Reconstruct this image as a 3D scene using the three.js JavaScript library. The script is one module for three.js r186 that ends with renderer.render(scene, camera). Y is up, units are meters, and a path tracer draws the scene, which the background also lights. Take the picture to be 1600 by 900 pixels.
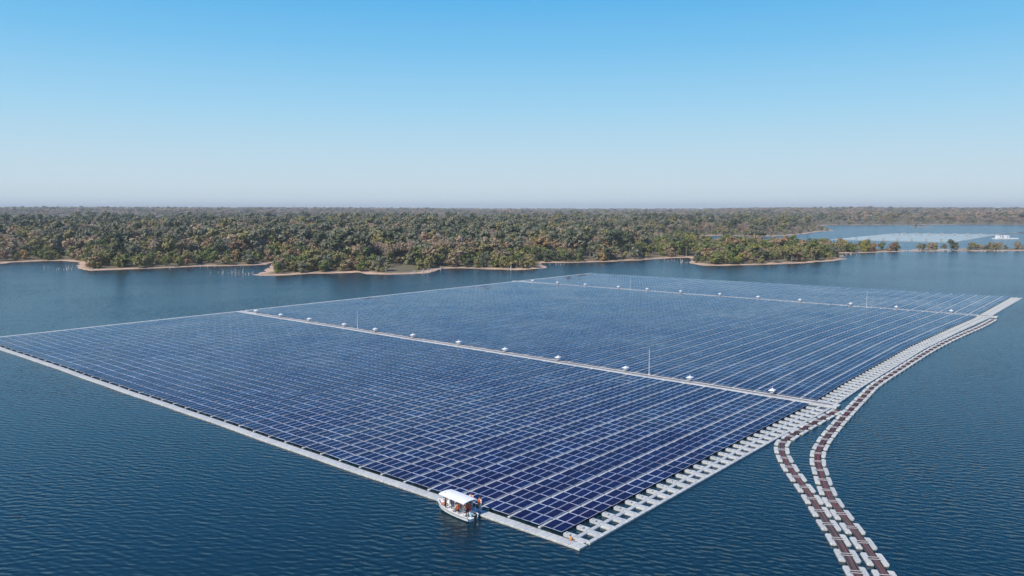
import * as THREE from 'three';
import { mergeGeometries } from 'three/addons/utils/BufferGeometryUtils.js';
import { MarchingCubes } from 'three/addons/objects/MarchingCubes.js';

// ---------------------------------------------------------------- camera, sky, sun, exposure
const scene = new THREE.Scene();
const camera = new THREE.PerspectiveCamera(40.39, 1024 / 576, 0.5, 30000);
camera.position.set(0, 31.2, 0);
camera.rotation.set(-0.1007, 0, 0);
const renderer = new THREE.WebGLRenderer();
renderer.toneMapping = THREE.LinearToneMapping;
renderer.toneMappingExposure = 1.0;
renderer.shadowMap.enabled = true;

const srgb = (r, g, b) => new THREE.Color().setRGB(r / 255, g / 255, b / 255, THREE.SRGBColorSpace);
{
  // clear air: colour by height above the horizon only, the same all the way round
  const stops = [[0, 213, 226, 233], [1.5, 207, 225, 234], [4, 189, 221, 238], [7, 162, 213, 242], [11, 125, 196, 240], [15, 90, 179, 236], [20, 60, 152, 228], [27, 40, 124, 212], [45, 28, 92, 186], [90, 22, 72, 158]];
  const lin = stops.map(([e, r, g, b]) => { const c = srgb(r, g, b); return [e, c.r, c.g, c.b]; });
  const w = 256, h = 720, d = new Float32Array(w * h * 4);
  for (let j = 0; j < h; j++) {
    const e = Math.max(0, (j + 0.5) / h * 180 - 90);
    let k = 0; while (k < lin.length - 2 && e > lin[k + 1][0]) k++;
    let t = (e - lin[k][0]) / (lin[k + 1][0] - lin[k][0]);
    for (let i = 0; i < w; i++) {
      const o = (j * w + i) * 4;
      for (let c = 0; c < 3; c++) d[o + c] = lin[k][c + 1] * (1 - t) + lin[k + 1][c + 1] * t;
      d[o + 3] = 1;
    }
  }
  const sky = new THREE.DataTexture(d, w, h, THREE.RGBAFormat, THREE.FloatType);
  sky.mapping = THREE.EquirectangularReflectionMapping;
  sky.magFilter = THREE.LinearFilter; sky.needsUpdate = true;
  scene.background = sky; scene.environment = sky;
}
const sun = new THREE.DirectionalLight(new THREE.Color(1, 0.93, 0.82), 5.0);
sun.position.set(-120, 165, 120);
sun.target.position.set(0, 0, 0);
sun.castShadow = true; sun.shadow.radius = 1;
Object.assign(sun.shadow.camera, { left: -700, right: 700, top: 900, bottom: -900, near: 1, far: 3000 });
scene.add(sun, sun.target);
scene.fog = new THREE.FogExp2(new THREE.Color(0.86, 0.95, 1.0), 0.00012);

// ---------------------------------------------------------------- helpers
function rng(seed) { let s = seed >>> 0; return () => { s = (s + 0x6D2B79F5) >>> 0; let t = s; t = Math.imul(t ^ (t >>> 15), t | 1); t ^= t + Math.imul(t ^ (t >>> 7), t | 61); return ((t ^ (t >>> 14)) >>> 0) / 4294967296; }; }
const clamp = (x, a, b) => Math.min(b, Math.max(a, x));
const smooth = (a, b, x) => { const t = clamp((x - a) / (b - a), 0, 1); return t * t * (3 - 2 * t); };
function hash2(i, j) { let h = Math.imul(i, 374761393) + Math.imul(j, 668265263) | 0; h = Math.imul(h ^ (h >>> 13), 1274126177); return ((h ^ (h >>> 16)) >>> 0) / 4294967296; }
function vnoise(x, y) { const i = Math.floor(x), j = Math.floor(y), a = x - i, b = y - j, u = a * a * (3 - 2 * a), v = b * b * (3 - 2 * b); return (hash2(i, j) * (1 - u) + hash2(i + 1, j) * u) * (1 - v) + (hash2(i, j + 1) * (1 - u) + hash2(i + 1, j + 1) * u) * v; }
const fbm = (x, y) => 0.5 * vnoise(x, y) + 0.25 * vnoise(2.03 * x + 7, 2.03 * y + 3) + 0.15 * vnoise(4.1 * x + 1, 4.1 * y) + 0.1 * vnoise(8.3 * x, 8.3 * y + 5);
function table(t, x) { if (x <= t[0][0]) return t[0][1]; for (let k = 1; k < t.length; k++) if (x <= t[k][0]) { const f = (x - t[k - 1][0]) / (t[k][0] - t[k - 1][0]); return t[k - 1][1] * (1 - f) + t[k][1] * f; } return t[t.length - 1][1]; }

const taken = {};
function numbered(name) { const n = taken[name] = (taken[name] ?? -1) + 1; return n ? `${name}_${String(n).padStart(3, '0')}` : name; }
function finish(m) { m.castShadow = m.receiveShadow = true; return m; }
function part(name, geo, mat, parent) { const m = finish(new THREE.Mesh(geo, mat)); m.name = name; parent.add(m); return m; }
function thing(name, label, category, group) { const o = new THREE.Group(); o.name = numbered(name); o.userData = { label, category }; if (group) o.userData.group = group; scene.add(o); return o; }
function single(name, geo, mat, label, category, group) { const m = finish(new THREE.Mesh(geo, mat)); m.name = numbered(name); m.userData = { label, category }; if (group) m.userData.group = group; scene.add(m); return m; }
function structure(name, geo, mat) { const m = finish(new THREE.Mesh(geo, mat)); m.name = name; m.userData = { kind: 'structure' }; scene.add(m); return m; }
function copies(name, geo, mat, mats, parent, colors) {
  const m = finish(new THREE.InstancedMesh(geo, mat, mats.length)); m.name = name; m.userData = { kind: 'stuff' };
  mats.forEach((x, i) => { m.setMatrixAt(i, x); if (colors) m.setColorAt(i, colors[i]); });
  parent.add(m); return m;
}
// a box whose upper edges are bevelled, base at y = 0
function slab(lx, h, lz, c = 0.04) {
  const X = lx / 2, Z = lz / 2, P = [], I = [];
  const ring = (x, y, z) => { const n = P.length / 3; P.push(-x, y, -z, x, y, -z, x, y, z, -x, y, z); return n; };
  const quads = (a, b) => { for (let k = 0; k < 4; k++) { const l = (k + 1) % 4; I.push(a + k, b + k, b + l, a + k, b + l, a + l); } };
  const r0 = ring(X, 0, Z), r1 = ring(X, h - c, Z), r2 = ring(X - c, h, Z - c);
  quads(r0, r1); quads(r1, r2); I.push(r2, r2 + 3, r2 + 2, r2, r2 + 2, r2 + 1, r0, r0 + 1, r0 + 2, r0, r0 + 2, r0 + 3);
  let g = new THREE.BufferGeometry(); g.setAttribute('position', new THREE.Float32BufferAttribute(P, 3)); g.setIndex(I); g = g.toNonIndexed(); g.computeVertexNormals();
  const q = g.attributes.position, U = []; for (let i = 0; i < q.count; i++) U.push(q.getX(i) + q.getY(i), q.getZ(i)); g.setAttribute('uv', new THREE.Float32BufferAttribute(U, 2));
  return g;
}
const box = (lx, ly, lz, x = 0, y = 0, z = 0) => new THREE.BoxGeometry(lx, ly, lz).toNonIndexed().translate(x, y, z);
const tube = (pts, r, seg = 6, n = 0) => new THREE.TubeGeometry(new THREE.CatmullRomCurve3(pts.map(p => new THREE.Vector3(...p)), false, 'catmullrom', 0.3), n || pts.length * 3, r, seg, false).toNonIndexed();
const merge = list => mergeGeometries(list.map(g => g.index ? g.toNonIndexed() : g));
function rod(a, b, r0, r1, n = 6) {
  const A = new THREE.Vector3(...a), B = new THREE.Vector3(...b), d = B.clone().sub(A), g = new THREE.CylinderGeometry(r1, r0, d.length(), n, 1).toNonIndexed();
  g.translate(0, d.length() / 2, 0); g.applyQuaternion(new THREE.Quaternion().setFromUnitVectors(new THREE.Vector3(0, 1, 0), d.normalize())); g.translate(...a); return g;
}
function noiseTexture(n, f, srgbMap) {
  const d = new Uint8Array(n * n * 4);
  for (let j = 0; j < n; j++) for (let i = 0; i < n; i++) { const c = f(i / n, j / n, i, j); for (let k = 0; k < 3; k++) d[(j * n + i) * 4 + k] = clamp(Array.isArray(c) ? c[k] : c, 0, 1) * 255; d[(j * n + i) * 4 + 3] = 255; }
  const t = new THREE.DataTexture(d, n, n); t.wrapS = t.wrapT = THREE.RepeatWrapping; t.magFilter = THREE.LinearFilter; if (srgbMap) t.colorSpace = THREE.SRGBColorSpace; t.needsUpdate = true; return t;
}
const plain = (r, g, b, rough = 0.6, more = {}) => new THREE.MeshStandardMaterial({ color: new THREE.Color(r, g, b), roughness: rough, ...more });

// ---------------------------------------------------------------- water
{
  // wind ripples: a sum of tileable waves, spread round the wind's direction
  function waves(n, count, kmin, kmax, dir, spread, seed) {
    const R = rng(seed), W = [];
    for (let k = 0; k < count; k++) {
      const q = kmin * Math.pow(kmax / kmin, R()), a = dir + (R() + R() + R() - 1.5) * spread;
      const kx = Math.round(q * Math.cos(a)), ky = Math.round(q * Math.sin(a)), kk = Math.hypot(kx, ky) || 1;
      W.push([kx, ky, R() * 6.283, Math.pow(kmin / kk, 1.05)]);
    }
    const h = new Float32Array(n * n), sx = new Float32Array(n * n), sy = new Float32Array(n * n);
    for (const [kx, ky, ph, a] of W) {
      const cx = [], sn = []; for (let i = 0; i < n; i++) { const t = 6.2831853 * kx * i / n; cx.push(Math.cos(t)); sn.push(Math.sin(t)); }
      for (let j = 0; j < n; j++) {
        const t = 6.2831853 * ky * j / n + ph, cj = Math.cos(t), sj = Math.sin(t);
        for (let i = 0; i < n; i++) { const s = sn[i] * cj + cx[i] * sj, c = cx[i] * cj - sn[i] * sj, o = j * n + i; h[o] += a * s; sx[o] += a * kx * c; sy[o] += a * ky * c; }
      }
    }
    return { h, sx, sy };
  }
  const n = 1024, w1 = waves(n, 110, 16, 80, 1.25, 0.8, 11), T1 = 21, d1 = new Uint8Array(n * n * 4);
  let rms = 0; for (let i = 0; i < n * n; i++) rms += w1.sx[i] ** 2 + w1.sy[i] ** 2; rms = Math.sqrt(rms / (n * n));
  for (let i = 0; i < n * n; i++) {
    const s = 0.075 / rms, v = new THREE.Vector3(-w1.sx[i] * s, -w1.sy[i] * s, 1).normalize();
    d1[i * 4] = (v.x * 0.5 + 0.5) * 255; d1[i * 4 + 1] = (v.y * 0.5 + 0.5) * 255; d1[i * 4 + 2] = (v.z * 0.5 + 0.5) * 255; d1[i * 4 + 3] = 255;
  }
  const normalMap = new THREE.DataTexture(d1, n, n); normalMap.wrapS = normalMap.wrapT = THREE.RepeatWrapping; normalMap.magFilter = THREE.LinearFilter; normalMap.needsUpdate = true;
  normalMap.repeat.set(1 / T1, 1 / T1);
  const m = 1024, w2 = waves(m, 90, 75, 200, 1.0, 0.9, 5), gust = waves(m, 14, 1, 6, 0.3, 2.2, 8), d2 = new Uint8Array(m * m * 4);
  let gm = 0; for (const x of gust.h) gm = Math.max(gm, Math.abs(x));
  for (let i = 0; i < m * m; i++) w2.h[i] *= 0.12 + 0.88 * smooth(-0.45, 0.55, gust.h[i] / gm);
  let hi = 0; for (const x of w2.h) hi = Math.max(hi, Math.abs(x));
  for (let i = 0; i < m * m; i++) { const c = (w2.h[i] / hi * 0.5 + 0.5) * 255; d2.set([c, c, c, 255], i * 4); }
  const bumpMap = new THREE.DataTexture(d2, m, m); bumpMap.wrapS = bumpMap.wrapT = THREE.RepeatWrapping; bumpMap.magFilter = THREE.LinearFilter; bumpMap.needsUpdate = true;
  bumpMap.repeat.set(1 / 105, 1 / 105); bumpMap.rotation = 0.4;
  const mat = new THREE.MeshPhysicalMaterial({ color: new THREE.Color(0.003, 0.021, 0.032), roughness: 0.2, ior: 1.333, normalMap, normalScale: new THREE.Vector2(0.9, 0.9), bumpMap, bumpScale: 0.11 });
  const g = new THREE.PlaneGeometry(24000, 16000, 24, 16); g.rotateX(-Math.PI / 2); g.translate(0, 0, -7000);
  const q = g.attributes.position, uv = g.attributes.uv; for (let i = 0; i < q.count; i++) uv.setXY(i, q.getX(i), -q.getZ(i));
  structure('water', g, mat);
}

// ---------------------------------------------------------------- land: shores in metres, [x, metres ahead]
const mainland = [[-386,444],[-339,450],[-293,448],[-293,458],[-286,466],[-282,472],[-274,472],[-253,460],[-227,407],[-214,394],[-209,398],[-199,405],[-189,411],[-179,420],[-168,427],[-155,429],[-147,434],[-138,439],[-139,455],[-122,378],[-124,371],[-116,364],[-108,366],[-99,376],[-87,378],[-76,384],[-68,375],[-58,372],[-49,375],[-42,382],[-37,394],[-38,411],[-27,411],[-13,407],[-8,404],[3,401],[13,407],[18,415],[17,439],[17,455],[30,453],[45,460],[61,466],[78,478],[98,496],[116,506],[102,450],[106,432],[120,432],[144,439],[161,448],[181,460],[195,472],[209,490],[211,503],[231,550],[246,557],[269,567],[285,574],[300,592],[297,606],[276,626],[212,647],[138,647],[109,670],[103,720],[115,763],[151,771],[176,771],[186,763],[197,811],[210,886],[232,918],[259,907],[293,897],[326,929],[363,976],[425,1086],[461,1118],[489,1224],[552,1403],[604,1513],[740,1513],[898,1574],[986,1513],[1171,1513],[1356,1513],[9000,2500],[9000,16000],[-13000,16000],[-13000,700],[-700,440]];
const islets = [[[300,588],[308,579],[323,583],[337,606],[327,616],[310,606]], [[330,588],[341,579],[363,583],[385,588],[420,583],[469,597],[450,626],[386,621],[353,616]], [[680,1363],[701,1344],[736,1363],[726,1392]]];
function signed(poly, x, y) {
  let best = 1e18, inside = false;
  for (let i = 0, j = poly.length - 1; i < poly.length; j = i++) {
    const [ax, ay] = poly[j], [bx, by] = poly[i], dx = bx - ax, dy = by - ay, t = clamp(((x - ax) * dx + (y - ay) * dy) / (dx * dx + dy * dy), 0, 1);
    best = Math.min(best, (x - ax - t * dx) ** 2 + (y - ay - t * dy) ** 2);
    if ((ay > y) !== (by > y) && x < (bx - ax) * (y - ay) / (by - ay) + ax) inside = !inside;
  }
  return Math.sqrt(best) * (inside ? 1 : -1);
}
function inland(x, d) {           // metres inland of the nearest shore, negative over water
  const r = Math.hypot(x, d);
  let s = r > 1900 ? 400 : signed(mainland, x, d);
  if (x > 280 && r < 1700) for (const p of islets) s = Math.max(s, signed(p, x, d));
  return r > 1900 ? s : s + (fbm(x / 14, d / 14) - 0.5) * 7;
}
function ground(x, d, s) {
  if (s < 0) return Math.max(-2, s * 0.12);
  const r = Math.hypot(x, d), a = x / d;
  let h = Math.min(s * 0.055, 1.1) + Math.min(Math.max(0, s - 15) * 0.02, 3.5) * (0.5 + fbm(x / 90, d / 90));
  h += smooth(60, 260, s) * 3 * fbm(x / 220 + 3, d / 220);
  if (r > 1900) {
    const left = table([[-0.8, 1], [-0.25, 0.95], [-0.12, 0.8], [-0.05, 0.45], [0.2, 0.35], [0.32, 0.85], [0.45, 1], [0.55, 0.85], [0.8, 0.75]], a);
    h += smooth(2000, 3600, r) * 17 * left * (0.7 + 0.5 * fbm(a * 9 + 2, r / 900)) + smooth(4500, 7500, r) * 10 * (0.6 + 0.6 * fbm(a * 6, 4));
  }
  return h;
}
{
  const P = [], C = [], U = [], I = [], na = 760, nr = 330, sand = [0.50, 0.345, 0.235], litter = [0.17, 0.125, 0.085], grass = [0.12, 0.115, 0.05];
  for (let j = 0; j <= nr; j++) for (let i = 0; i <= na; i++) {
    const r = 345 * Math.pow(9500 / 345, Math.pow(j / nr, 1.15)), a = -0.86 + 1.72 * i / na, x = r * Math.sin(a), d = r * Math.cos(a), s = inland(x, d);
    P.push(x, ground(x, d, s), -d); U.push(x, d);
    const beach = 1 - smooth(3, 8, s + (fbm(x / 6 + 9, d / 6) - 0.5) * 8), t = fbm(x / 25, d / 25 + 40), k = 0.8 + 0.45 * vnoise(x / 3, d / 3);
    for (let c = 0; c < 3; c++) C.push((beach * sand[c] + (1 - beach) * (litter[c] * (1 - t) + grass[c] * t)) * k);
  }
  for (let j = 0; j < nr; j++) for (let i = 0; i < na; i++) {
    const o = j * (na + 1) + i;
    if (Math.max(P[o * 3 + 1], P[o * 3 + 4], P[(o + na + 1) * 3 + 1], P[(o + na + 2) * 3 + 1]) < -1.2) continue;
    I.push(o, o + 1, o + na + 2, o, o + na + 2, o + na + 1);
  }
  const g = new THREE.BufferGeometry(); g.setAttribute('position', new THREE.Float32BufferAttribute(P, 3)); g.setAttribute('color', new THREE.Float32BufferAttribute(C, 3)); g.setAttribute('uv', new THREE.Float32BufferAttribute(U, 2)); g.setIndex(I); g.computeVertexNormals();
  structure('terrain', g, new THREE.MeshStandardMaterial({ vertexColors: true, roughness: 1, side: THREE.DoubleSide }));
}

// ---------------------------------------------------------------- the floating solar arrays
// u runs along the panel columns away from the near corner, v along the front edge; local axes are (u, y, -v)
const ANG = 0.8619, NX = 6.2007, NZ = 69.0176, TOP = 0.2;
const offTable = [[70, 0], [199, 4.8], [255, 12.7], [275, 15]], bowTable = [[68, 0], [85, 0.9], [105, 1.4], [132, 2.1], [161, 1.7], [197, 0.6], [205, 1], [268, 1.7]];
const sway = v => 0.09 * Math.sin(v * 0.11) + 0.04 * Math.sin(v * 0.31 + 1);   // the edges are not quite straight
function warp(u, v) { const k = 1 - v / 175; return [u + sway(v) + table(offTable, u) * k, v + table(bowTable, u) * k]; }
const twist = u => table(offTable, u) / 175;
const toWorld = (u, v) => [NX + u * Math.cos(ANG) - v * Math.sin(ANG), -(NZ + u * Math.sin(ANG) + v * Math.cos(ANG))];

const plasticMap = noiseTexture(256, (x, y, i, j) => { const k = 0.90 + 0.08 * vnoise(i / 9, j / 9) - 0.13 * Math.pow(vnoise(i / 21 + 40, j / 21), 3) - 0.05 * hash2(i, j); return [k, k, k * 0.985]; }, true);
plasticMap.repeat.set(0.37, 0.37);
const floatMats = [[0.66, 0.67, 0.65], [0.61, 0.62, 0.61], [0.69, 0.69, 0.66]].map(c => plain(...c, 0.55, { map: plasticMap }));
const panelMap = (() => {
  const w = 192, h = 384, d = new Uint8Array(w * h * 4), cellsX = 6, cellsY = 24;
  for (let j = 0; j < h; j++) for (let i = 0; i < w; i++) {
    const x = i / w * 1.1, y = j / h * 2.07, e = Math.min(x, 1.1 - x, y, 2.07 - y);
    let c;
    if (e < 0.045) c = [178, 186, 200];
    else if (Math.abs(y - 1.035) < 0.016) c = [62, 70, 108];
    else {
      const px = (x - 0.036) / (1.028 / cellsX), py = (y - 0.036) / (1.998 / cellsY), gx = Math.min(px % 1, 1 - px % 1), gy = Math.min(py % 1, 1 - py % 1);
      const cell = hash2(Math.floor(px) + 3, Math.floor(py) + 8) * 6;
      c = gx < 0.018 || gy < 0.03 ? [28, 30, 66] : [20 + cell * 0.5, 20 + cell * 0.5, 56 + cell];
    }
    d.set([...c, 255], (j * w + i) * 4);
  }
  const t = new THREE.DataTexture(d, w, h); t.magFilter = THREE.LinearFilter; t.colorSpace = THREE.SRGBColorSpace; t.needsUpdate = true; return t;
})();
const PL = 2.02, PW = 1.115, TILT = 0.028;
const panelGeo = (() => {          // 35 mm thick, face up, uv only on the face; sides take the frame's colour
  const g = new THREE.BoxGeometry(PL, 0.035, PW), q = g.attributes.position, nn = g.attributes.normal, uv = g.attributes.uv;
  for (let i = 0; i < q.count; i++) nn.getY(i) > 0.5 ? uv.setXY(i, q.getZ(i) / PW + 0.5, q.getX(i) / PL + 0.5) : uv.setXY(i, 0.5, 0.004);
  return g;
})();
const panelTints = [[0.66, 0.6, 0.72], [0.95, 0.9, 0.92], [0.8, 0.84, 0.95], [1.15, 1.25, 1.3], [1.0, 0.86, 0.88], [0.75, 0.7, 0.8], [1.0, 1.05, 1.15], [0.9, 0.86, 0.9]].map(c => new THREE.Color(...c));
const panelMat = c => new THREE.MeshPhysicalMaterial({ map: panelMap, color: c, roughness: 0.08, ior: 1.4, specularIntensity: 0.26, specularColor: new THREE.Color(0.8, 0.66, 1) });
const panelMats = panelTints.map(panelMat), panelWhite = panelMat(new THREE.Color(1, 1, 1));
const BLOCK = 3.94, V0 = 5.9, NB = 43;
const eye = new THREE.Vector3(0, 31.35, 0);

function buildArray(label, u0, rows, pitch, nearParts, seed) {
  const R = rng(seed), a = thing('floating_solar_array', label, 'solar array', 'sections of the large floating solar array');
  const [gx, gz] = toWorld(u0, 0); a.position.set(gx, 0, gz); a.rotation.y = ANG;
  const toLocal = (u, v) => { const [p, q] = warp(u, v); return [p - u0, -q]; };
  const dist = (u, v) => { const [p, q] = warp(u, v), [x, z] = toWorld(p, q); return x * x + z * z; };
  const inView = (u, v) => { const [p, q] = warp(u, v), [x, z] = toWorld(p, q); return Math.abs(x) < -z * 0.66; };
  const dummy = new THREE.Object3D(); dummy.rotation.order = 'YZX';
  const lists = {};
  function put(kind, u, v, y, tilt = 0, roll = 0) {
    const [x, z] = toLocal(u, v); dummy.position.set(x, y, z); dummy.rotation.set(roll, twist(u), tilt); dummy.scale.set(1, 1, 1); dummy.updateMatrix();
    (lists[kind] ??= []).push({ m: dummy.matrix.clone(), d: inView(u, v) ? dist(u, v) : 1e9, r: R() });
  }
  const uEnd = u0 + rows * pitch, panelVs = [3.94, 5.12];
  for (let b = 0; b < NB; b++) for (let k = 0; k < 3; k++) panelVs.push(V0 + b * BLOCK + 0.2 + 0.59 + k * 1.18);
  for (let i = 0; i < rows; i++) {
    const uc = u0 + (i + 0.5) * pitch;
    for (const v of panelVs) put('solar_panel', uc, v, TOP + 0.11, TILT + (R() - 0.5) * 0.02 + (vnoise(uc / 9, v / 9) - 0.5) * 0.03, (R() - 0.5) * 0.018 + (vnoise(uc / 9 + 50, v / 9) - 0.5) * 0.03);
    for (let b = 0; b <= NB; b++) {
      const v = V0 + b * BLOCK;
      if (b < NB || 1) put('walkway_float', uc - (i ? 0 : 0.25), v, 0, 0, 0);
      if (b < NB) put('carrier_float', uc + (i ? 0.5 : 0.75), v + BLOCK / 2, 0.02);
    }
    put('carrier_float_short', uc + (i ? 0.5 : 0.75), 4.65, 0.02);
    // right-hand border: inner floats with a recess, inner walkway, cross floats, outer walkway
    put('border_float', u0 + i * pitch + 0.35, 2.64, 0);
    put('inner_walkway_float', uc, 1.74, 0);
    put('cross_float', u0 + i * pitch + 0.02, 0.98, 0);
    put('outer_walkway_float', uc, 0.22, 0);
    put('edge_float', uc, V0 + NB * BLOCK + 0.72, 0);
  }
  const recess = (() => { // float with a raised arch and a square hole through it
    const w = 1.26, l = 0.84, s = new THREE.Shape([[-l / 2, -w / 2], [l / 2, -w / 2], [l / 2, w / 2 - 0.2], [l / 2 - 0.25, w / 2], [-l / 2 + 0.25, w / 2], [-l / 2, w / 2 - 0.2]].map(p => new THREE.Vector2(...p)));
    s.holes.push(new THREE.Path([[-0.2, -0.35], [-0.2, -0.05], [0.22, -0.05], [0.22, -0.35]].map(p => new THREE.Vector2(...p))));
    const g = new THREE.ExtrudeGeometry(s, { depth: TOP - 0.03, bevelEnabled: false }); g.rotateX(-Math.PI / 2);
    return merge([g.toNonIndexed(), box(0.34, 0.1, 0.12, 0.1, TOP + 0.01, -0.42)]);
  })();
  const geos = {
    solar_panel: panelGeo, walkway_float: slab(pitch - 0.03, TOP + 0.03, 0.32), carrier_float: slab(pitch - 0.3, TOP + 0.02, BLOCK - 0.42), carrier_float_short: slab(pitch - 0.5, TOP + 0.01, 1.9),
    border_float: recess, inner_walkway_float: slab(pitch - 0.025, TOP, 0.46), cross_float: slab(0.92, TOP - 0.015, 1.06), outer_walkway_float: slab(pitch - 0.025, TOP, 0.44), edge_float: slab(pitch - 0.025, TOP + 0.14, 1.0),
  };
  for (const [kind, list] of Object.entries(lists)) {
    list.sort((p, q) => p.d - q.d);
    const cap = kind.startsWith('carrier') ? 0 : kind === 'solar_panel' ? nearParts : Math.min(nearParts, 300), near = list.slice(0, cap).filter(e => e.d < 1e9 && e.d < 260 * 260), rest = list.slice(near.length);
    const name = { carrier_float_short: 'carrier_float' }[kind] ?? kind;
    for (const e of near) { const m = part(name, geos[kind], kind === 'solar_panel' ? panelMats[Math.floor(e.r * panelMats.length)] : floatMats[Math.floor(e.r * 3)], a); m.matrix.copy(e.m); m.matrix.decompose(m.position, m.quaternion, m.scale); }
    if (rest.length) copies(name + (kind === 'solar_panel' ? '_field' : '_rows'), geos[kind], kind === 'solar_panel' ? panelWhite : floatMats[0], rest.map(e => e.m), a, kind === 'solar_panel' ? rest.map(e => panelTints[Math.floor(e.r * panelTints.length)]) : null);
  }
  a.userData.u0 = undefined; delete a.userData.u0;
  return { a, toLocal, uEnd };
}
const ROW = 2.19;
const sec1 = buildArray('nearest section of the large floating solar array, with the boat alongside', 1.6, 30, ROW, 300, 21);
const sec2 = buildArray('middle section of the large floating solar array, between the two white walkways', 70.7, 60, 2.125, 300, 22);
const sec3 = buildArray('farthest, palest section of the large floating solar array beyond the second walkway', 200.9, 26, 2.08, 0, 23);

// walkways along v: the front edge and the two service walkways with cable channels
function crossWalkway(label, u, strips, v0, v1, step, cables, lift = TOP) {
  const t = thing('floating_walkway', label, 'walkway'), k0 = warp(u, 0), [gx, gz] = toWorld(k0[0], k0[1]);
  t.position.set(gx, 0, gz); t.rotation.y = ANG + twist(u);
  const stretch = Math.hypot(175, table(offTable, u)) / 175;
  strips.forEach(([du, w, off, first, last]) => {
    const g = slab(w, lift, step * stretch - 0.025);
    let n = 0;
    for (let v = first ?? v0; v < (last ?? v1); v += step, n++) { const m = part('walkway_float', g, floatMats[(n * 7 + Math.floor(hash2(n, 5) * 3)) % 3], t); m.position.set(du + sway(v), (hash2(n, Math.round(u)) - 0.5) * 0.02 - 0.001 * off, -(v + step / 2) * stretch); }
  });
  for (const [du, r, c, h] of cables) {
    const pts = []; for (let v = v0 + 1; v <= v1 - 8; v += 2.6) pts.push([du + sway(v) + (hash2(Math.round(v * 10), Math.round(du * 100)) - 0.5) * 0.09, h, -v]);
    part('cable', tube(pts, r, 5, pts.length), c, t);
  }
  return t;
}
const cableBlack = plain(0.02, 0.019, 0.02, 0.6), cableRed = plain(0.20, 0.025, 0.035, 0.55), cableBrown = plain(0.10, 0.078, 0.072, 0.65), cableRose = plain(0.27, 0.07, 0.09, 0.6);
crossWalkway('wide light grey walkway along the near front edge where the boat lies', 0, [[0.52, 1.2, 0]], -0.0, 176, 1.313, [[1.02, 0.025, cableBlack, TOP + 0.02]]);
crossWalkway('white service walkway with brown cables between nearest and middle panel sections', 67.7, [[0.5, 0.95, 0], [1.86, 0.88, 1], [1.2, 0.42, 60]], -0.6, 176, 1.97, [[1.05, 0.045, cableBlack, 0.3], [1.15, 0.05, cableBrown, 0.31], [1.25, 0.05, cableRed, 0.31], [1.34, 0.045, cableBlack, 0.3]], TOP + 0.12);
crossWalkway('white service walkway between middle and farthest panel sections', 198.4, [[0.5, 0.95, 0], [1.86, 0.88, 1], [1.2, 0.42, 60]], -1.6, 176, 1.97, [[1.05, 0.045, cableBlack, 0.3], [1.15, 0.05, cableBrown, 0.31], [1.25, 0.05, cableBrown, 0.31], [1.34, 0.045, cableBlack, 0.3]], TOP + 0.12);

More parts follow.
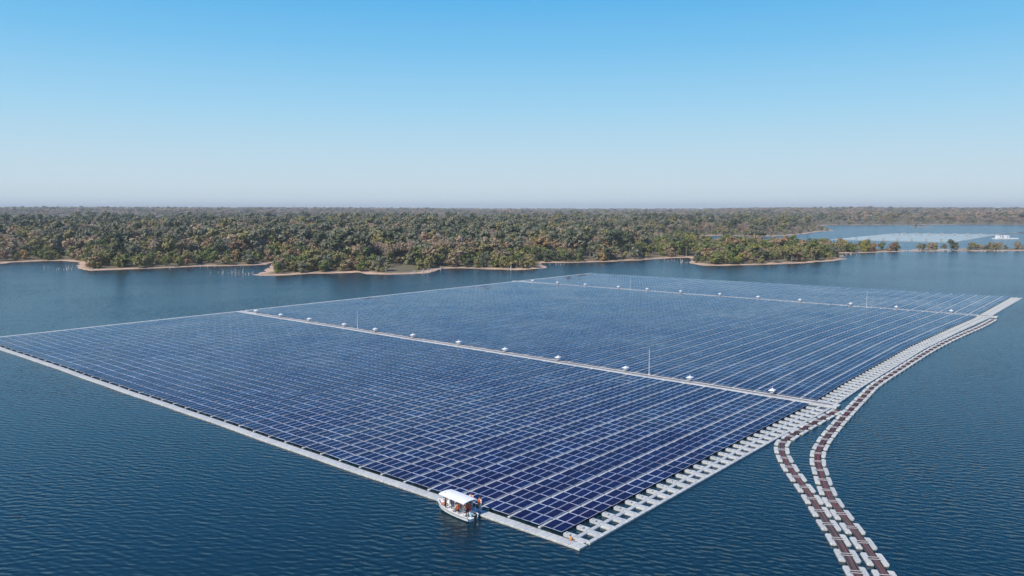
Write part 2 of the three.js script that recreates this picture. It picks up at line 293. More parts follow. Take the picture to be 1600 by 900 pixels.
// cable causeways: pairs of floats tied by cross bars, with a bundle of cables down the middle
function causeway(label, pathUV, colours) {
  const t = thing('cable_causeway', label, 'cable causeway'), W = pathUV.map(([u, v]) => toWorld(u, v)), origin = W[W.length - 1];
  t.position.set(origin[0], 0, origin[1]);
  const curve = new THREE.CatmullRomCurve3(W.map(([x, z]) => new THREE.Vector3(x - origin[0], 0, z - origin[1])), false, 'catmullrom', 0.4), L = curve.getLength(), pitch = 3.4, n = Math.floor(L / pitch);
  curve.arcLengthDivisions = 2000; curve.updateArcLengths();
  const fl = (() => { const l = 2.35, w = 0.48, s = new THREE.Shape([[-l / 2 + 0.12, -w / 2], [l / 2 - 0.12, -w / 2], [l / 2, -w / 2 + 0.12], [l / 2, w / 2], [0.32, w / 2], [0.26, w / 2 - 0.14], [-0.26, w / 2 - 0.14], [-0.32, w / 2], [-l / 2, w / 2], [-l / 2, -w / 2 + 0.12]].map(p => new THREE.Vector2(...p)));
    const g = new THREE.ExtrudeGeometry(s, { depth: 0.16, bevelEnabled: true, bevelThickness: 0.03, bevelSize: 0.03, bevelSegments: 1, steps: 1 }).toNonIndexed(); g.rotateX(-Math.PI / 2); g.translate(0, 0.02, 0); return merge([g, ...[-0.85, -0.5, 0.55, 0.9].map(x => box(0.05, 0.05, 0.34, x, 0.215, 0.02))]); })();
  const bar = box(0.04, 0.04, 1.05, 0, 0, 0), tray = slab(3.36, 0.05, 0.7, 0.01);
  const steel = plain(0.55, 0.55, 0.54, 0.5), trayMat = plain(0.09, 0.08, 0.08, 0.8);
  for (let k = 0; k < n; k++) {
    const s = (k + 0.5) / n, p = curve.getPointAt(s), d = curve.getTangentAt(s), yaw = Math.atan2(-d.z, d.x);
    for (const side of [-1, 1]) {
      const m = part('float', fl, floatMats[Math.floor(hash2(k, side + 9) * 3)], t);
      m.position.set(p.x + Math.sin(yaw) * side * 0.67, (hash2(k, side) - 0.5) * 0.02, p.z + Math.cos(yaw) * side * 0.67); m.rotation.y = yaw + (side > 0 ? 0 : Math.PI) + (hash2(k, side + 4) - 0.5) * 0.03;
    }
    const tr = part('cable_tray', tray, trayMat, t); tr.position.set(p.x, 0.1, p.z); tr.rotation.y = yaw;
    for (const o of [-0.22, 0.22]) { const b = part('cross_bar', bar, steel, t); b.position.set(p.x + Math.cos(yaw) * o, 0.255, p.z - Math.sin(yaw) * o); b.rotation.y = yaw; }
  }
  colours.forEach((c, i) => {
    const pts = [], off = (i - (colours.length - 1) / 2) * 0.078, N = Math.round(L / 1.7);
    for (let k = 0; k <= N; k++) { const s = k / N, p = curve.getPointAt(s), d = curve.getTangentAt(s), o = off + (hash2(k, i + 31) - 0.5) * 0.06 + 0.07 * Math.sin(k * 0.11 + i * 2.1); pts.push([p.x - d.z * o, 0.195 + (hash2(k, i + 77) - 0.5) * 0.03, p.z + d.x * o]); }
    part('cable', tube(pts, 0.04, 5, N), c, t);
  });
  return t;
}
causeway('floating cable causeway leaving the near section corner, nearer of the two', [[67.0, -1.25], [62, -1.1], [56, -1.0], [50, -1.0], [45.5, -1.15], [42.6, -1.9], [39.5, -3.3], [35.4, -5.7], [31.5, -8.3], [28.0, -10.7], [22.1, -14.4], [17.4, -17.4], [12.3, -20.4], [8.6, -22.5], [5.0, -24.5], [1, -26.7]], [cableBrown, cableBlack, cableBrown, cableRose, cableBrown, cableRed, cableBrown, cableBlack, cableBrown]);
causeway('long floating cable causeway hugging the middle section border, outer of the two', [[199, -0.85], [180, -0.65], [161.4, 0.2], [145, 0.7], [132, 0.75], [118, 0.5], [103.9, 0.1], [95, -0.1], [87, -0.5], [78, -1.5], [71, -2.3], [60.2, -3.6], [49.7, -5.1], [43.4, -6.4], [39.2, -7.8], [35.6, -9.4], [31.9, -11.1], [28, -13.1], [24, -15.6], [19.8, -18.4], [16, -20.8], [13.2, -22.5], [9.5, -24.6], [6, -26.6], [2, -28.9]], [cableBlack, cableBrown, cableRed, cableBrown, cableRose, cableRed, cableBrown, cableBlack, cableBrown]);

// cabinets and masts on the service walkways
{
  const white = plain(0.78, 0.78, 0.76, 0.45), grey = plain(0.33, 0.34, 0.35, 0.6), roofGeo = (() => {
    const g = new THREE.ConeGeometry(0.98, 0.42, 4, 1).toNonIndexed(); g.rotateY(Math.PI / 4); g.scale(1.05, 1, 0.85); g.translate(0, 1.1, 0); return merge([g, box(1.46, 0.1, 1.18, 0, 0.86, 0)]); })();
  const bodyGeo = merge([box(0.95, 0.52, 0.6, 0, 0.56, 0)]), doorGeo = box(0.02, 0.42, 0.24, 0, 0, 0), legGeo = box(0.06, 0.32, 0.06, 0, 0.16, 0), tip = rod([0, 1.28, 0], [0, 1.62, 0], 0.035, 0.015, 5);
  const proto = (label) => {
    const t = thing('combiner_cabinet', label, 'cabinet', 'white cabinets along the service walkways');
    part('body', bodyGeo, white, t); part('roof', roofGeo, white, t); part('spike', tip, white, t);
    for (const z of [-0.14, 0.14]) part('door', doorGeo, grey, t).position.set(-0.49, 0.55, z);
    for (const x of [-0.4, 0.4]) for (const z of [-0.25, 0.25]) part('leg', legGeo, grey, t).position.set(x, 0, z);
    return t;
  };
  const ord = ['first', 'second', 'third', 'fourth', 'fifth', 'sixth', 'seventh', 'eighth', 'ninth', 'tenth', 'eleventh', 'twelfth'];
  const vs = [168.2, 155.1, 141.5, 126, 113.2, 99.1, 83.8, 69.8, 55.3, 39.1, 25.6, 10.4];
  for (const [u, walk] of [[69.55, 'nearer service walkway'], [199.9, 'farther service walkway']]) vs.forEach((v, k) => {
    const c = proto(`small white tent-roofed cabinet on the ${walk}, ${ord[k]} from the left`), [a, b] = warp(u, v), [x, z] = toWorld(a, b);
    c.scale.setScalar(0.82); c.position.set(x, TOP + 0.11, z); c.rotation.y = ANG + 0.2 * (hash2(k, Math.round(u)) - 0.5);
  });
  const mast = merge([rod([0, 0, 0], [0, 4.6, 0], 0.075, 0.045, 8), rod([0, 4.6, 0], [0, 5.1, 0], 0.02, 0.008, 5)]), base = slab(0.4, 0.06, 0.4, 0.01), galv = plain(0.62, 0.62, 0.6, 0.45);
  for (const [u, v, label] of [[69.9, 120.9, 'slim pale lightning mast on the nearer service walkway, left one'], [70.0, 34.2, 'slim pale lightning mast on the nearer service walkway, right one'], [200.1, 120.8, 'slim pale lightning mast on the farther service walkway, left one'], [200.1, 34.3, 'slim pale lightning mast on the farther service walkway, right one']]) {
    const t = thing('lightning_mast', label, 'mast', 'lightning masts on the service walkways'), [a, b] = warp(u, v), [x, z] = toWorld(a, b);
    t.position.set(x, TOP + 0.11, z); part('pole', mast, galv, t); part('base_plate', base, galv, t);
  }
  const buoy = single('marker_buoy', merge([new THREE.SphereGeometry(0.16, 12, 8).toNonIndexed(), new THREE.CylinderGeometry(0.04, 0.04, 0.2, 8).toNonIndexed().translate(0, 0.18, 0)]), plain(0.6, 0.24, 0.05, 0.5), 'small orange buoy lying on the front walkway at the near corner', 'buoy');
  const [bx, bz] = toWorld(0.95, 1.7); buoy.position.set(bx, TOP + 0.15, bz);
}

// ---------------------------------------------------------------- people
function bodyGeometry(pose) {
  // joints in metres, feet at the origin; tapered capsules joined by a smooth minimum
  const J = pose === 'sit' ? { hipL: [0.02, 0.5, 0.1], hipR: [0.02, 0.5, -0.1], kneeL: [0.44, 0.52, 0.12], kneeR: [0.44, 0.52, -0.12], anL: [0.45, 0.09, 0.12], anR: [0.45, 0.09, -0.12], toeL: [0.62, 0.05, 0.14], toeR: [0.62, 0.05, -0.14], pel: [0, 0.53, 0], ch: [0.02, 0.9, 0], nk: [0.03, 1.08, 0], hd: [0.06, 1.24, 0], shL: [0.02, 1.0, 0.19], shR: [0.02, 1.0, -0.19], elL: [0.1, 0.74, 0.25], elR: [0.1, 0.74, -0.25], haL: [0.34, 0.64, 0.14], haR: [0.34, 0.64, -0.14] }
    : { hipL: [0, 0.9, 0.1], hipR: [0, 0.9, -0.1], kneeL: [0.03, 0.49, 0.12], kneeR: [0.01, 0.49, -0.11], anL: [0, 0.08, 0.13], anR: [-0.02, 0.08, -0.12], toeL: [0.17, 0.04, 0.16], toeR: [0.15, 0.04, -0.15], pel: [0, 0.93, 0], ch: [0.01, 1.28, 0], nk: [0.0, 1.47, 0], hd: [0.03, 1.62, 0], shL: [0, 1.39, 0.19], shR: [0, 1.39, -0.19], elL: [-0.02, 1.1, 0.27], elR: [0.02, 1.1, -0.26], haL: [0.08, 0.85, 0.28], haR: [0.22, 0.95, -0.2] };
  const B = [['hipL', 'kneeL', 0.085, 0.06], ['hipR', 'kneeR', 0.085, 0.06], ['kneeL', 'anL', 0.058, 0.042], ['kneeR', 'anR', 0.058, 0.042], ['anL', 'toeL', 0.045, 0.034], ['anR', 'toeR', 0.045, 0.034], ['hipL', 'hipR', 0.1, 0.1], ['pel', 'ch', 0.125, 0.15], ['shL', 'shR', 0.08, 0.08], ['ch', 'nk', 0.11, 0.055], ['nk', 'hd', 0.05, 0.06], ['hd', 'hd', 0.105, 0.105], ['shL', 'elL', 0.056, 0.042], ['shR', 'elR', 0.056, 0.042], ['elL', 'haL', 0.042, 0.03], ['elR', 'haR', 0.042, 0.03], ['haL', 'haL', 0.04, 0.04], ['haR', 'haR', 0.04, 0.04]];
  const S = 0.96, cy = 0.88, n = 58, mc = new MarchingCubes(n, new THREE.MeshStandardMaterial(), false, false, 60000);
  mc.isolation = 0;
  for (let k = 0; k < n; k++) for (let j = 0; j < n; j++) for (let i = 0; i < n; i++) {
    const x = (i / n * 2 - 1) * S, y = (j / n * 2 - 1) * S + cy, z = (k / n * 2 - 1) * S; let acc = 0;
    for (const [a, b, r0, r1] of B) {
      const A = J[a], C = J[b], dx = C[0] - A[0], dy = C[1] - A[1], dz = C[2] - A[2], l = dx * dx + dy * dy + dz * dz, t = l ? clamp(((x - A[0]) * dx + (y - A[1]) * dy + (z - A[2]) * dz) / l, 0, 1) : 0;
      const head = a === 'hd' ? 0.82 : 1;
      acc += Math.exp(-(Math.hypot(x - A[0] - t * dx, (y - A[1] - t * dy) * head, z - A[2] - t * dz) - r0 - (r1 - r0) * t) * 45);
    }
    mc.field[i + j * n + k * n * n] = Math.log(acc + 1e-12) / 45;
  }
  mc.update();
  const c = mc.count ?? mc.geometry.drawRange.count, P = new Float32Array(c * 3), N = new Float32Array(c * 3);
  for (let i = 0; i < c; i++) { P[i * 3] = mc.positionArray[i * 3] * S; P[i * 3 + 1] = mc.positionArray[i * 3 + 1] * S + cy; P[i * 3 + 2] = mc.positionArray[i * 3 + 2] * S; for (let k = 0; k < 3; k++) N[i * 3 + k] = mc.normalArray[i * 3 + k]; }
  const g = new THREE.BufferGeometry(); g.setAttribute('position', new THREE.BufferAttribute(P, 3)); g.setAttribute('normal', new THREE.BufferAttribute(N, 3)); g.setAttribute('uv', new THREE.BufferAttribute(new Float32Array(c * 2), 2));
  const extras = [];
  for (const s of ['L', 'R']) { // five fingers to each hand, and the thumb off the side of the palm
    const e = new THREE.Vector3(...J['el' + s]), h = new THREE.Vector3(...J['ha' + s]), f = h.clone().sub(e).normalize(), side = new THREE.Vector3(0, 0, s === 'L' ? -1 : 1), across = new THREE.Vector3().crossVectors(f, side).normalize();
    for (let k = 0; k < 4; k++) { const a = h.clone().addScaledVector(across, (k - 1.5) * 0.02).addScaledVector(f, 0.03), b = a.clone().addScaledVector(f, 0.035), c2 = b.clone().addScaledVector(f, 0.02 + [0.012, 0.02, 0.016, 0.004][k]).addScaledVector(side, 0.02); extras.push(rod(a.toArray(), b.toArray(), 0.01, 0.009, 5), rod(b.toArray(), c2.toArray(), 0.009, 0.007, 5)); }
    const a = h.clone().addScaledVector(across, 0.035), b = a.clone().addScaledVector(across, 0.022).addScaledVector(f, 0.04); extras.push(rod(a.toArray(), b.toArray(), 0.012, 0.009, 5));
  }
  const hd = J.hd; extras.push(new THREE.ConeGeometry(0.018, 0.05, 5).toNonIndexed().rotateZ(-1.2).translate(hd[0] + 0.105, hd[1] - 0.01, hd[2]));
  for (const z of [-1, 1]) extras.push(new THREE.SphereGeometry(0.025, 6, 5).toNonIndexed().scale(0.6, 1, 0.5).translate(hd[0], hd[1], hd[2] + z * 0.105));
  return { g: mergeGeometries([g, ...extras]), J };
}
const bodies = { stand: bodyGeometry('stand'), sit: bodyGeometry('sit') };
function person(label, pose, jacket, legs, skinTone, at, yaw, group) {
  const { g, J } = bodies[pose], t = thing('person', label, 'person', group), q = g.attributes.position, C = new Float32Array(q.count * 3), waist = pose === 'sit' ? 0.6 : 0.95, shoulder = J.shL[1] + 0.03;
  for (let i = 0; i < q.count; i++) {
    const x = q.getX(i), y = q.getY(i), z = q.getZ(i), arm = Math.abs(z) > 0.19 && y < shoulder && y > waist - 0.2;
    const hand = Math.min(Math.hypot(x - J.haL[0], y - J.haL[1], z - J.haL[2]), Math.hypot(x - J.haR[0], y - J.haR[1], z - J.haR[2])) < 0.13;
    const c = hand || y > J.nk[1] - 0.02 ? skinTone : y < 0.1 ? [0.03, 0.03, 0.03] : (pose === 'sit' ? (x > 0.14 || y < waist) && !arm : y < waist) ? legs : arm && y < J.elL[1] ? skinTone : [0.72, 0.72, 0.72];
    C.set(c, i * 3);
  }
  const body = g.clone(); body.setAttribute('color', new THREE.BufferAttribute(C, 3));
  part('body', body, new THREE.MeshStandardMaterial({ vertexColors: true, roughness: 0.8 }), t);
  const vest = new THREE.CylinderGeometry(0.185, 0.19, 0.5, 14, 4, true).toNonIndexed(), vq = vest.attributes.position;
  for (let i = 0; i < vq.count; i++) { const y = vq.getY(i), k = 1 - 0.18 * smooth(0.12, 0.25, y); vq.setXYZ(i, vq.getX(i) * 0.86 * k, y, vq.getZ(i) * 1.06 * k); }
  vest.computeVertexNormals(); const c = J.ch; vest.translate(c[0], c[1] - 0.06, 0);
  part('life_jacket', merge([vest, box(0.1, 0.34, 0.12, c[0] + 0.15, c[1] - 0.06, 0.09), box(0.1, 0.34, 0.12, c[0] + 0.15, c[1] - 0.06, -0.09)]), new THREE.MeshStandardMaterial({ color: new THREE.Color(...jacket), roughness: 0.75, side: THREE.DoubleSide }), t);
  const hair = new THREE.SphereGeometry(0.125, 14, 9, 0, 6.2832, 0, 1.75).toNonIndexed(); hair.scale(1, 1.12, 0.98); hair.rotateZ(0.35); hair.translate(J.hd[0] - 0.012, J.hd[1] + 0.012, 0);
  part('hair', hair, plain(0.02, 0.016, 0.014, 0.7), t);
  const face = [];
  for (const z of [-0.038, 0.038]) face.push(new THREE.SphereGeometry(0.013, 6, 5).toNonIndexed().translate(J.hd[0] + 0.098, J.hd[1] + 0.012, z));
  face.push(box(0.012, 0.008, 0.05, J.hd[0] + 0.098, J.hd[1] - 0.05, 0)); part('face', merge(face), plain(0.06, 0.025, 0.02, 0.6), t);
  t.position.set(...at); t.rotation.y = yaw; return t;
}

// ---------------------------------------------------------------- the boat alongside the front walkway
{
  const t = thing('passenger_boat', 'white open passenger boat with flat white canopy beside the front walkway', 'boat');
  const [gx, gz] = toWorld(-1.38, 12.15); t.scale.setScalar(0.92); t.position.set(gx, 0, gz); t.rotation.y = ANG + Math.PI / 2 - 0.09;   // local x runs from stern to bow
  const st = [[0, 0.86, 0.62, -0.22], [0.8, 0.92, 0.62, -0.25], [1.8, 0.97, 0.64, -0.26], [2.8, 0.98, 0.67, -0.25], [3.8, 0.93, 0.73, -0.22], [4.6, 0.78, 0.8, -0.16], [5.2, 0.55, 0.87, -0.06], [5.65, 0.28, 0.93, 0.1], [5.95, 0.03, 0.98, 0.42]];
  const P = [], I = [], rows = [];
  for (const [x, b, s, k] of st) {
    const inn = Math.max(b - 0.1, 0.0), fl = Math.min(0.3, s - 0.05) + Math.max(0, (x - 4.4) * 0.28), c = 0.45;
    rows.push([[x + (x > 5 ? 0.06 : 0), s, -b], [x, k + (s - k) * c, -b * 0.86], [x - (x > 5 ? 0.2 : 0), k, 0], [x, k + (s - k) * c, b * 0.86], [x + (x > 5 ? 0.06 : 0), s, b], [x, s, inn], [x, Math.min(fl, s - 0.02), inn * 0.92], [x, Math.min(fl, s - 0.02), -inn * 0.92], [x, s, -inn]]);
  }
  const n = 9; rows.forEach(r => r.forEach(p => P.push(...p)));
  for (let i = 0; i < rows.length - 1; i++) for (let k = 0; k < n; k++) { const a = i * n + k, b = i * n + (k + 1) % n; I.push(a, a + n, b + n, a, b + n, b); }
  I.push(0, 1, 8, 8, 1, 7, 7, 1, 2, 7, 2, 6, 6, 2, 3, 6, 3, 5, 5, 3, 4);
  let g = new THREE.BufferGeometry(); g.setAttribute('position', new THREE.Float32BufferAttribute(P, 3)); g.setIndex(I); g = g.toNonIndexed(); g.computeVertexNormals();
  const white = plain(0.8, 0.8, 0.79, 0.35, { side: THREE.DoubleSide }), grey = plain(0.18, 0.19, 0.2, 0.5), dark = plain(0.02, 0.02, 0.022, 0.35), metal = plain(0.6, 0.6, 0.6, 0.35);
  part('hull', g, white, t);
  for (const z of [-1, 1]) { part('rub_rail', tube(st.map(([x, b, s]) => [x, s - 0.12, z * (b * 0.975 + 0.012)]), 0.022, 5), grey, t); part('pinstripe', tube(st.slice(1, 7).map(([x, b, s]) => [x, s - 0.25, z * (b * 0.945 + 0.012)]), 0.012, 4), grey, t); }
  const roof = new THREE.BoxGeometry(4.35, 0.07, 1.9, 8, 1, 8), q = roof.attributes.position; for (let i = 0; i < q.count; i++) q.setY(i, q.getY(i) + 0.12 * (1 - (q.getZ(i) / 0.95) ** 2) - 0.03 * (q.getX(i) / 2.2) ** 2); roof.computeVertexNormals(); roof.translate(2.55, 2.1, 0);
  const canopy = part('canopy', roof, plain(0.82, 0.82, 0.8, 0.6), t);
  part('valance', merge([box(4.3, 0.1, 0.02, 2.55, 2.02, 0.93), box(4.3, 0.1, 0.02, 2.55, 2.02, -0.93)]), plain(0.75, 0.75, 0.73, 0.6), canopy);
  for (const x of [0.6, 2.0, 3.4, 4.5]) for (const z of [-1, 1]) part('post', rod([x, 0.6, z * table(st.map(r => [r[0], r[1]]), x) * 0.95], [x, 2.08, z * 0.9], 0.028, 0.028, 6), metal, t);
  for (const x of [1.1, 2.1, 3.1]) part('bench', merge([box(0.4, 0.06, 1.5, x, 0.47, 0), box(0.34, 0.2, 1.4, x, 0.36, 0)]), white, t);
  part('bow_cushion', box(0.7, 0.08, 0.6, 4.95, 0.62, 0), plain(0.55, 0.2, 0.1, 0.7), t);
  part('cool_box', box(0.35, 0.32, 0.5, 0.45, 0.5, 0.25), plain(0.25, 0.5, 0.6, 0.5), t);
  const cowl = new THREE.SphereGeometry(0.27, 16, 10); cowl.scale(1.1, 0.95, 0.8); cowl.translate(-0.38, 0.78, 0);
  const motor = part('outboard_motor', merge([cowl.toNonIndexed(), box(0.2, 0.9, 0.16, -0.36, 0.2, 0), box(0.3, 0.12, 0.22, -0.12, 0.6, 0)]), dark, t);
  part('cowl_stripe', box(0.32, 0.05, 0.445, -0.38, 0.86, 0), metal, motor);
  t.updateMatrixWorld(true);
  const place = (x, y, z) => { const v = new THREE.Vector3(x, y, z).applyMatrix4(t.matrixWorld); return [v.x, v.y, v.z]; };
  const yaw = t.rotation.y, or = [0.62, 0.13, 0.03], rd = [0.55, 0.05, 0.06], black = [0.015, 0.015, 0.018], pale = [0.6, 0.58, 0.55], skin = [0.38, 0.22, 0.15];
  const grp = 'people on and beside the boat';
  person('person in orange life jacket standing at the bow end of the boat', 'stand', or, black, skin, place(4.2, 0.32, -0.35), yaw + 0.3, grp);
  person('person in orange life jacket and black trousers standing beneath the canopy front', 'stand', or, black, skin, place(3.75, 0.32, 0.3), yaw + 2.6, grp);
  person('person in orange life jacket and pale trousers sitting near the boat bow', 'sit', or, pale, skin, place(3.0, 0.32, 0.5), yaw, grp);
  person('person in black standing by the third canopy post', 'stand', or, black, skin, place(2.62, 0.32, 0.05), yaw - 1.4, grp);
  person('person in orange life jacket sitting on the middle bench, near side', 'sit', or, pale, skin, place(2.0, 0.32, 0.45), yaw, grp);
  person('person in orange life jacket sitting on the middle bench, far side', 'sit', or, black, skin, place(2.0, 0.32, -0.45), yaw, grp);
  person('person in red life jacket sitting on the rear bench', 'sit', rd, [0.35, 0.04, 0.08], skin, place(1.05, 0.32, 0.5), yaw + 0.2, grp);
  person('person in orange life jacket and black trousers standing near the stern', 'stand', or, black, skin, place(0.72, 0.32, -0.2), yaw + 3.0, grp);
  const on = (u, v) => { const [x, z] = toWorld(u, v); return [x, TOP, z]; };
  person('person in orange life jacket standing on the walkway behind the boat stern', 'stand', or, pale, skin, on(0.35, 12.75), ANG + 2.8, grp);
  person('person in pale red life jacket standing on the walkway behind the canopy', 'stand', [0.6, 0.22, 0.16], pale, skin, on(0.55, 14.2), ANG + 3.4, grp);
  const rope = single('mooring_rope', tube([[...place(5.5, 0.9, -0.2)], [...place(5.6, 0.5, -0.7)], [...on(0.1, 17.6)]], 0.02, 5), plain(0.3, 0.27, 0.22, 0.9), 'thin rope tying the boat bow to the front walkway', 'rope');
}

// ---------------------------------------------------------------- arrays and transformer barge across the bay
{
  function farArray(label, corners, rowsN, boxes) {
    const t = thing('distant_solar_array', label, 'solar array'), [A, B, C, D] = corners; t.position.set(A[0], 0, -A[1]);
    const at = (s, q) => [A[0] * (1 - s) * (1 - q) + B[0] * s * (1 - q) + C[0] * s * q + D[0] * (1 - s) * q, A[1] * (1 - s) * (1 - q) + B[1] * s * (1 - q) + C[1] * s * q + D[1] * (1 - s) * q];
    const cols = 14, mats = [], cm = [], m4 = new THREE.Matrix4(), L1 = Math.hypot(B[0] - A[0], B[1] - A[1]), L2 = Math.hypot(D[0] - A[0], D[1] - A[1]);
    const yaw = Math.atan2(-(-(B[1] - A[1])), B[0] - A[0]);
    for (let i = 0; i < rowsN; i++) for (let k = 0; k < cols; k++) { const [x, d] = at((i + 0.5) / rowsN, (k + 0.5) / cols), [x2, d2] = at((i + 0.5) / rowsN, (k + 0.52) / cols), a = Math.atan2(d2 - d, x2 - x); mats.push(new THREE.Matrix4().compose(new THREE.Vector3(x - A[0], TOP + 0.2, -(d - A[1])), new THREE.Quaternion().setFromEuler(new THREE.Euler(0, a, 0, 'YXZ')), new THREE.Vector3(1, 1, 1))); cm.push(panelTints[(i * 5 + k * 3) % 8]); }
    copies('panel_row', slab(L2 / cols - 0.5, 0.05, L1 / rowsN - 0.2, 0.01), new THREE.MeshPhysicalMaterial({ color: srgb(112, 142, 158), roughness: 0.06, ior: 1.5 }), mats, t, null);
    const strip = (s0, q0, s1, q1, w) => { const p = at(s0, q0), r = at(s1, q1), l = Math.hypot(r[0] - p[0], r[1] - p[1]), m = part('walkway', slab(l, TOP, w), floatMats[0], t); m.position.set((p[0] + r[0]) / 2 - A[0], 0, -((p[1] + r[1]) / 2 - A[1])); m.rotation.y = Math.atan2(r[1] - p[1], r[0] - p[0]); };
    strip(0, 0, 1, 0, 2.4); strip(0, 1, 1, 1, 2.4); strip(0, 0, 0, 1, 2.4); strip(1, 0, 1, 1, 2.4);
    const cab = merge([box(2.2, 1.3, 1.6, 0, 1.0, 0), box(2.8, 0.2, 2.2, 0, 1.75, 0)]);
    for (const [s, q] of boxes) { const [x, d] = at(s, q), b = part('cabinet', cab, floatMats[2], t); b.position.set(x - A[0], TOP, -(d - A[1])); }
    return t;
  }
  const bx = []; for (let k = 0; k < 7; k++) bx.push([0.12, 0.14 + k * 0.12], [0.9, 0.14 + k * 0.12]);
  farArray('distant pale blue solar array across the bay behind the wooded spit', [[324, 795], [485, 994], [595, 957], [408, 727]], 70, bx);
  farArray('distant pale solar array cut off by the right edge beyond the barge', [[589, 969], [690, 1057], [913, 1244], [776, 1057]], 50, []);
  const b = thing('transformer_barge', 'white barge with two transformer containers moored at the distant array', 'barge'); b.position.set(512, 0, -818); b.rotation.y = 0.1;
  const w = plain(0.8, 0.8, 0.78, 0.5), gy = plain(0.3, 0.32, 0.34, 0.6);
  part('deck', slab(19, 0.7, 7, 0.1), w, b);
  for (const x of [-4.6, 3.6]) { const c = part('container', box(5.4, 2.7, 3, x, 2.4, 0), w, b); part('roof', slab(5.7, 0.16, 3.3).translate(x, 3.78, 0), w, c); part('louvre', box(1.2, 1.5, 0.06, x + 0.8, 2.4, 1.55), gy, c); }
  part('transformer', merge([box(1.7, 2, 2, -0.5, 1.9, 0), rod([-0.9, 2.9, 0], [-0.9, 3.6, 0], 0.15, 0.1), rod([-0.1, 2.9, 0], [-0.1, 3.6, 0], 0.15, 0.1)]), gy, b);
  part('side_pontoon', slab(6, 0.9, 4, 0.1).translate(13.5, 0, 0), w, b);
}

// ---------------------------------------------------------------- trees
const R = rng(77);
function crownGeometry(lobes, count, size, seed, slim = 1) {
  const r = rng(seed), P = [], N = [], C = [], U = [], vol = lobes.map(l => Math.pow(l[3] * l[4] * l[5], 0.67)), total = vol.reduce((a, b) => a + b, 0), v = new THREE.Vector3(), nn = new THREE.Vector3(), t1 = new THREE.Vector3(), t2 = new THREE.Vector3();
  for (let k = 0; k < count; k++) {
    let pick = r() * total, i = 0; while (pick > vol[i] && i < lobes.length - 1) pick -= vol[i++];
    const [cx, cy, cz, rx, ry, rz] = lobes[i];
    do v.set(r() * 2 - 1, r() * 2 - 1, r() * 2 - 1); while (v.lengthSq() > 1 || v.lengthSq() < 0.02);
    v.normalize(); const rad = Math.pow(r(), 0.33) * (0.86 + 0.3 * r()), x = cx + v.x * rx * rad, y = cy + v.y * ry * rad, z = cz + v.z * rz * rad;
    nn.set(r() * 2 - 1, r() * 2 - 1, r() * 2 - 1).multiplyScalar(0.6).add(v).add(new THREE.Vector3(0, 0.25, 0)).normalize();
    t1.set(r() - 0.5, r() - 0.5, r() - 0.5).cross(nn).normalize(); t2.crossVectors(nn, t1);
    const s = size * (0.55 + 0.9 * r()), a = s, b = s * 0.62 * slim, c = 0.78 + 0.44 * r(), warm = (r() - 0.5) * 0.16;
    const corner = (p, q) => { P.push(x + t1.x * p * a + t2.x * q * b, y + t1.y * p * a + t2.y * q * b, z + t1.z * p * a + t2.z * q * b); N.push(nn.x, nn.y, nn.z); C.push(c * (1 + warm), c, c * (1 - warm)); U.push(p, q); };
    corner(-1, 0.1); corner(0.1, -1); corner(1, 0); corner(-1, 0.1); corner(1, 0); corner(-0.15, 1);
  }
  const g = new THREE.BufferGeometry(); for (const [n, a, w] of [['position', P, 3], ['normal', N, 3], ['color', C, 3], ['uv', U, 2]]) g.setAttribute(n, new THREE.Float32BufferAttribute(a, w)); return g;
}
function lobesFor(seed, n, spread, y0, y1, r0, r1) { const r = rng(seed), o = []; for (let k = 0; k < n; k++) { const a = r() * 6.283, d = Math.sqrt(r()) * spread, y = y0 + (y1 - y0) * Math.pow(r(), 0.8), q = (r0 + (r1 - r0) * r()) * (1 - 0.35 * smooth(y0, y1, y)); o.push([Math.cos(a) * d * (1 - 0.45 * smooth(y0, y1, y)), y, Math.sin(a) * d * (1 - 0.45 * smooth(y0, y1, y)), q, q * 0.75, q]); } return o; }
function trunkGeometry(seed, h, r0, limbs, reach, fork = 0.35) {
  const r = rng(seed), L = [rod([0, -0.03, 0], [(r() - 0.5) * 0.06, h * fork, (r() - 0.5) * 0.06], r0, r0 * 0.75, 6)];
  for (let k = 0; k < limbs; k++) { const a = k / limbs * 6.283 + r(), y = h * (fork * 0.75 + r() * 0.25), e = [Math.cos(a) * reach * (0.6 + 0.5 * r()), h * (0.66 + 0.3 * r()), Math.sin(a) * reach * (0.6 + 0.5 * r())]; L.push(rod([0, y, 0], e, r0 * 0.5, r0 * 0.15, 4)); }
  L.push(rod([0, h * fork * 0.95, 0], [0, h * 0.92, 0], r0 * 0.7, r0 * 0.15, 5)); return merge(L);
}
